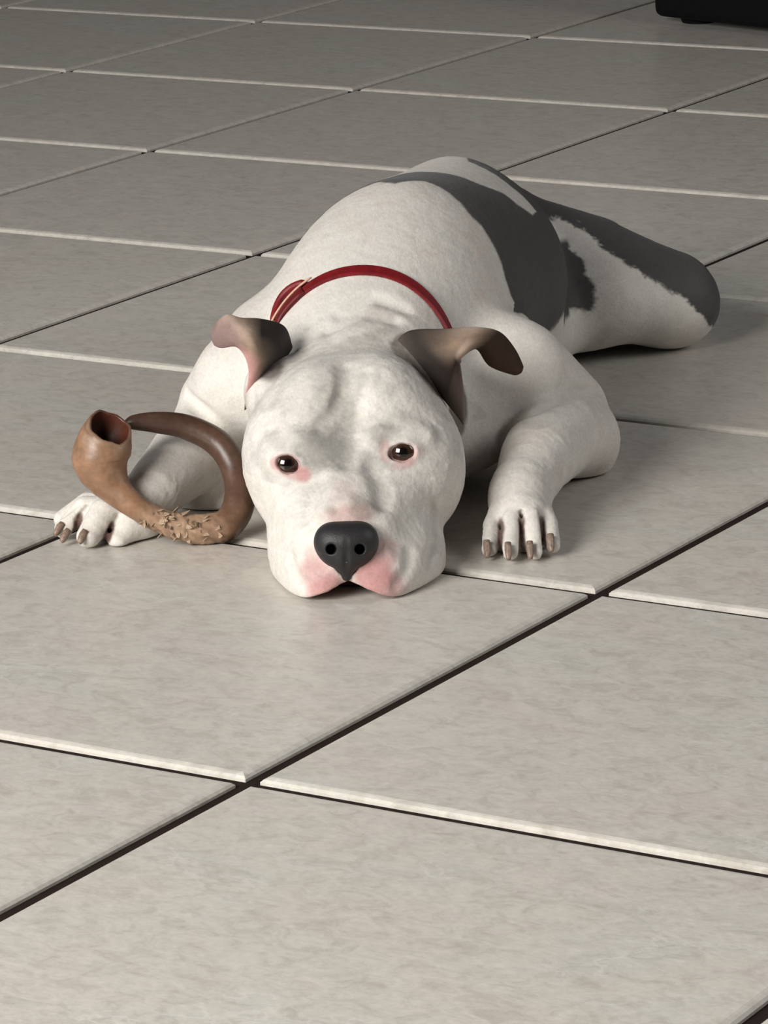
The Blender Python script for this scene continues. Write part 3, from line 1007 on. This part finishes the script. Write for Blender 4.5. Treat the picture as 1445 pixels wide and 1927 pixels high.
# ------------------------------------------------------------------ chewed horn ring
def frames(pts):
    pts = [Vector(p) for p in pts]; out = []; up = None
    for i, p in enumerate(pts):
        t = (pts[min(i + 14, len(pts) - 1)] - pts[max(i - 14, 0)]).normalized()
        if up is None:
            up = t.orthogonal().normalized()
        a = (up - t * up.dot(t)).normalized(); up = a
        out.append((p, t, a, t.cross(a)))
    return out


HP = [(207, 804, 3.852, 0.0228), (197, 831, 3.853, 0.0278), (190, 862, 3.853, 0.0292), (197, 892, 3.849, 0.0245), (218, 921, 3.842, 0.0172),
      (245, 946, 3.835, 0.0133), (285, 972, 3.832, 0.0125), (330, 988, 3.832, 0.0135), (385, 997, 3.836, 0.0155), (428, 986, 3.846, 0.0160),
      (450, 945, 3.862, 0.0160), (445, 890, 3.885, 0.0145), (412, 836, 3.902, 0.0140), (352, 804, 3.908, 0.0130), (295, 795, 3.904, 0.0110), (250, 795, 3.898, 0.0075), (232, 800, 3.894, 0.0030)]
ctl = np.array([list(at(a, b, c)) + [r] for a, b, c, r in HP])
n_ = 150; t_ = np.linspace(0, len(ctl) - 1, n_)
path = np.stack([catmull(np.arange(len(ctl)), ctl[:, j], n_)[1] for j in range(4)], -1)
SEG = 28
fr = frames(path[:, :3])
VV = []; CC = []; F = []
tanc = np.array((0.27, 0.150, 0.088)); drk = np.array((0.15, 0.080, 0.050)); chew = np.array((0.42, 0.29, 0.20)); tipc = np.array((0.075, 0.039, 0.026)); ins = np.array((0.055, 0.017, 0.010))  # brown-tan horn, pale chewed stretch, darker tip, dark inner wall
rings = [('i', k) for k in range(26, -1, -1)] + [('o', k) for k in range(n_)]
AN = [2 * math.pi * j / SEG for j in range(SEG)]
PTS = np.array([[fr[k][0] + (fr[k][2] * math.cos(an) + fr[k][3] * math.sin(an)) * path[k, 3] for an in AN] for k in range(n_)])
NZ = fbm(PTS.reshape(-1, 3), 70, 3).reshape(n_, SEG); NF = fbm(PTS.reshape(-1, 3), 330, 6).reshape(n_, SEG)
for kind, k in rings:
    p, tg, a, b = fr[k]; r = path[k, 3]; u = t_[k]
    for j in range(SEG):
        an = 2 * math.pi * j / SEG; d = a * math.cos(an) + b * math.sin(an)
        u = t_[k]
        if kind == 'i':
            rr = r * (0.86 - 0.55 * (k / 26.0)**1.5); col = ins * (1.6 - 1.0 * k / 26)  # hollow gets darker with depth, its shade painted into the inner wall
        else:
            nz, nf = float(NZ[k, j]), float(NF[k, j])
            cw = max(0.0, 1 - abs(u - 7.1) / 1.7) ** 0.6
            rr = r * (1 + 0.03 * nz + cw * (0.26 * nf + 0.08 * nz))
            if k == 0: rr *= 0.97
            w1 = min(1, max(0, (u - 7.5) / 2.5)); w2 = min(1, max(0, (u - 11) / 3.0))
            col = tanc * (1 - w1) + tipc * 1.25 * w1
            col = col * (1 - 0.25 * w2)
            col = col * (1 + 0.35 * nz + 0.12 * nf)
            col = col * (1 - 0.75 * cw) + (chew * (1 + 0.7 * nf)) * 0.75 * cw
            if u < 1.0: col = col * (0.45 + 0.55 * u) + np.array((0.42, 0.29, 0.20)) * (0.55 - 0.55 * u) * (0.5 + 0.8 * max(0, nz))
        off = Vector((0, 0, 0))
        if kind == 'o' and k < 3 or kind == 'i' and k < 3: off = tg * (0.0012 * math.sin(3 * an + 1) + 0.0007 * math.sin(7 * an))
        wc = max(0.0, 1 - u / 2.2)
        off += tg * (d.dot(Vector((0.25, -1.0, 0.0))) * 0.009 * wc)
        v = p + d * rr + off
        if v.z < 0.0008: v.z = 0.0008
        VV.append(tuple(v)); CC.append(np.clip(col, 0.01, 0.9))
for i in range(len(rings) - 1):
    for j in range(SEG):
        F.append((i * SEG + j, i * SEG + (j + 1) % SEG, (i + 1) * SEG + (j + 1) % SEG, (i + 1) * SEG + j))
F.append(tuple(range(SEG))[::-1]); F.append(tuple((len(rings) - 1) * SEG + j for j in range(SEG)))
me = mesh_from('horn', VV, F)
bm = bmesh.new(); bm.from_mesh(me); bmesh.ops.recalc_face_normals(bm, faces=bm.faces); bm.to_mesh(me); bm.free()
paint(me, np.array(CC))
MH, nt, b = nodes('polished_horn')
a_ = N(nt, 'ShaderNodeAttribute'); a_.attribute_name = 'coat'
tc = N(nt, 'ShaderNodeTexCoord'); nn = noise_node(nt, 140, 4, 0.6, tc.outputs['Object'])
rr_ = ramp(nt, nn.outputs[0], [(0.3, (0.78, 0.76, 0.74)), (0.7, (1.1, 1.1, 1.1))])
nt.links.new(mixc(nt, a_.outputs['Color'], rr_.outputs[0], 1.0, 'MULTIPLY'), b.inputs['Base Color'])
b.inputs['Roughness'].default_value = 0.38; b.inputs['Specular IOR Level'].default_value = 0.5
bump(nt, b, nn.outputs[0], 0.25, 0.001)
horn = empty('chew_horn', (float(ctl[8, 0]), float(ctl[8, 1]), 0.0))
tag(horn, 'curled hollow brown horn chew propped on the paw beside the face', 'dog chew')
hb = obj('horn', me, MH, horn); hb.matrix_parent_inverse = Matrix.Translation(-horn.location)
# frayed splinters along the gnawed stretch
MS = mat_plain('frayed_horn', (0.36, 0.26, 0.18), 0.7, 0.3, 300, 0.3)
for q in range(46):
    k = int(n_ * random.uniform(0.36, 0.52)); p, tg, a, b = fr[k]; r = path[k, 3]
    an = random.uniform(0, 2 * math.pi); d = a * math.cos(an) + b * math.sin(an)
    if d.y > 0.3: d = -d
    base = p + d * r * 0.93
    dirv = (d * random.uniform(0.15, 0.5) + tg * random.choice((-1, 1)) * random.uniform(0.5, 1) + Vector((random.uniform(-.3, .3), random.uniform(-.3, .1), random.uniform(-.4, .2)))).normalized()
    ln = random.uniform(0.004, 0.011); w = random.uniform(0.0018, 0.0042)
    sd_ = dirv.cross(d)
    if sd_.length < 1e-3: continue
    sd_.normalize(); up_ = sd_.cross(dirv)
    pts = [base - sd_ * w, base + sd_ * w, base + dirv * ln * 0.6 + sd_ * w * 0.8 + up_ * 0.001, base + dirv * ln + up_ * 0.002, base + dirv * ln * 0.6 - sd_ * w * 0.7 + up_ * 0.0005]
    pts = pts + [v - up_ * 0.0007 for v in pts]
    pts = [(v.x, v.y, max(v.z, 0.0008)) for v in pts]
    f = [(0, 1, 2, 3, 4), (9, 8, 7, 6, 5)] + [(i, i + 5, (i + 1) % 5 + 5, (i + 1) % 5) for i in range(5)]
    o = obj('splinter', mesh_from('splinter', pts, f, False), MS, horn); o.matrix_parent_inverse = Matrix.Translation(-horn.location)

# ------------------------------------------------------------------ black sofa at the back
MB = mat_plain('black_leather', (0.004, 0.004, 0.0045), 0.7, 0.12, 180, 0.3, 0.15)
sofa = empty('sofa', (0.525, 7.215, 0)); sofa.rotation_euler = (0, 0, math.radians(-48))
tag(sofa, 'black sofa with low feet in the dark far corner', 'sofa')


def rbox(name, c, d, bev, mat, parent):
    bm = bmesh.new(); bmesh.ops.create_cube(bm, size=1.0)
    for v in bm.verts: v.co = Vector((v.co.x * d[0] + c[0], v.co.y * d[1] + c[1], v.co.z * d[2] + c[2]))
    bmesh.ops.bevel(bm, geom=bm.edges[:] + bm.verts[:], offset=bev, segments=4, profile=0.6, affect='EDGES')
    me = bpy.data.meshes.new(name); bm.to_mesh(me); bm.free()
    me.polygons.foreach_set('use_smooth', np.ones(len(me.polygons), bool))
    return obj(name, me, mat, parent)


rbox('base', (0.95, 0.45, 0.147), (1.90, 0.90, 0.27), 0.02, MB, sofa)
for k in range(2): rbox('seat_cushion', (0.56 + 0.78 * k, 0.40, 0.375), (0.76, 0.78, 0.16), 0.05, MB, sofa)
for k in range(2): rbox('back_cushion', (0.56 + 0.78 * k, 0.78, 0.60), (0.76, 0.22, 0.42), 0.08, MB, sofa)
for k in range(2): rbox('armrest', (0.09 + 1.72 * k, 0.45, 0.36), (0.18, 0.92, 0.42), 0.06, MB, sofa)
for fx_ in (0.06, 1.84):
    for fy in (0.06, 0.84):
        bm = bmesh.new(); bmesh.ops.create_cone(bm, cap_ends=True, segments=24, radius1=0.030, radius2=0.038, depth=0.024)
        for v in bm.verts: v.co += Vector((fx_, fy, 0.0125))
        me = bpy.data.meshes.new('foot'); bm.to_mesh(me); bm.free()
        obj('foot', me, MB, sofa)
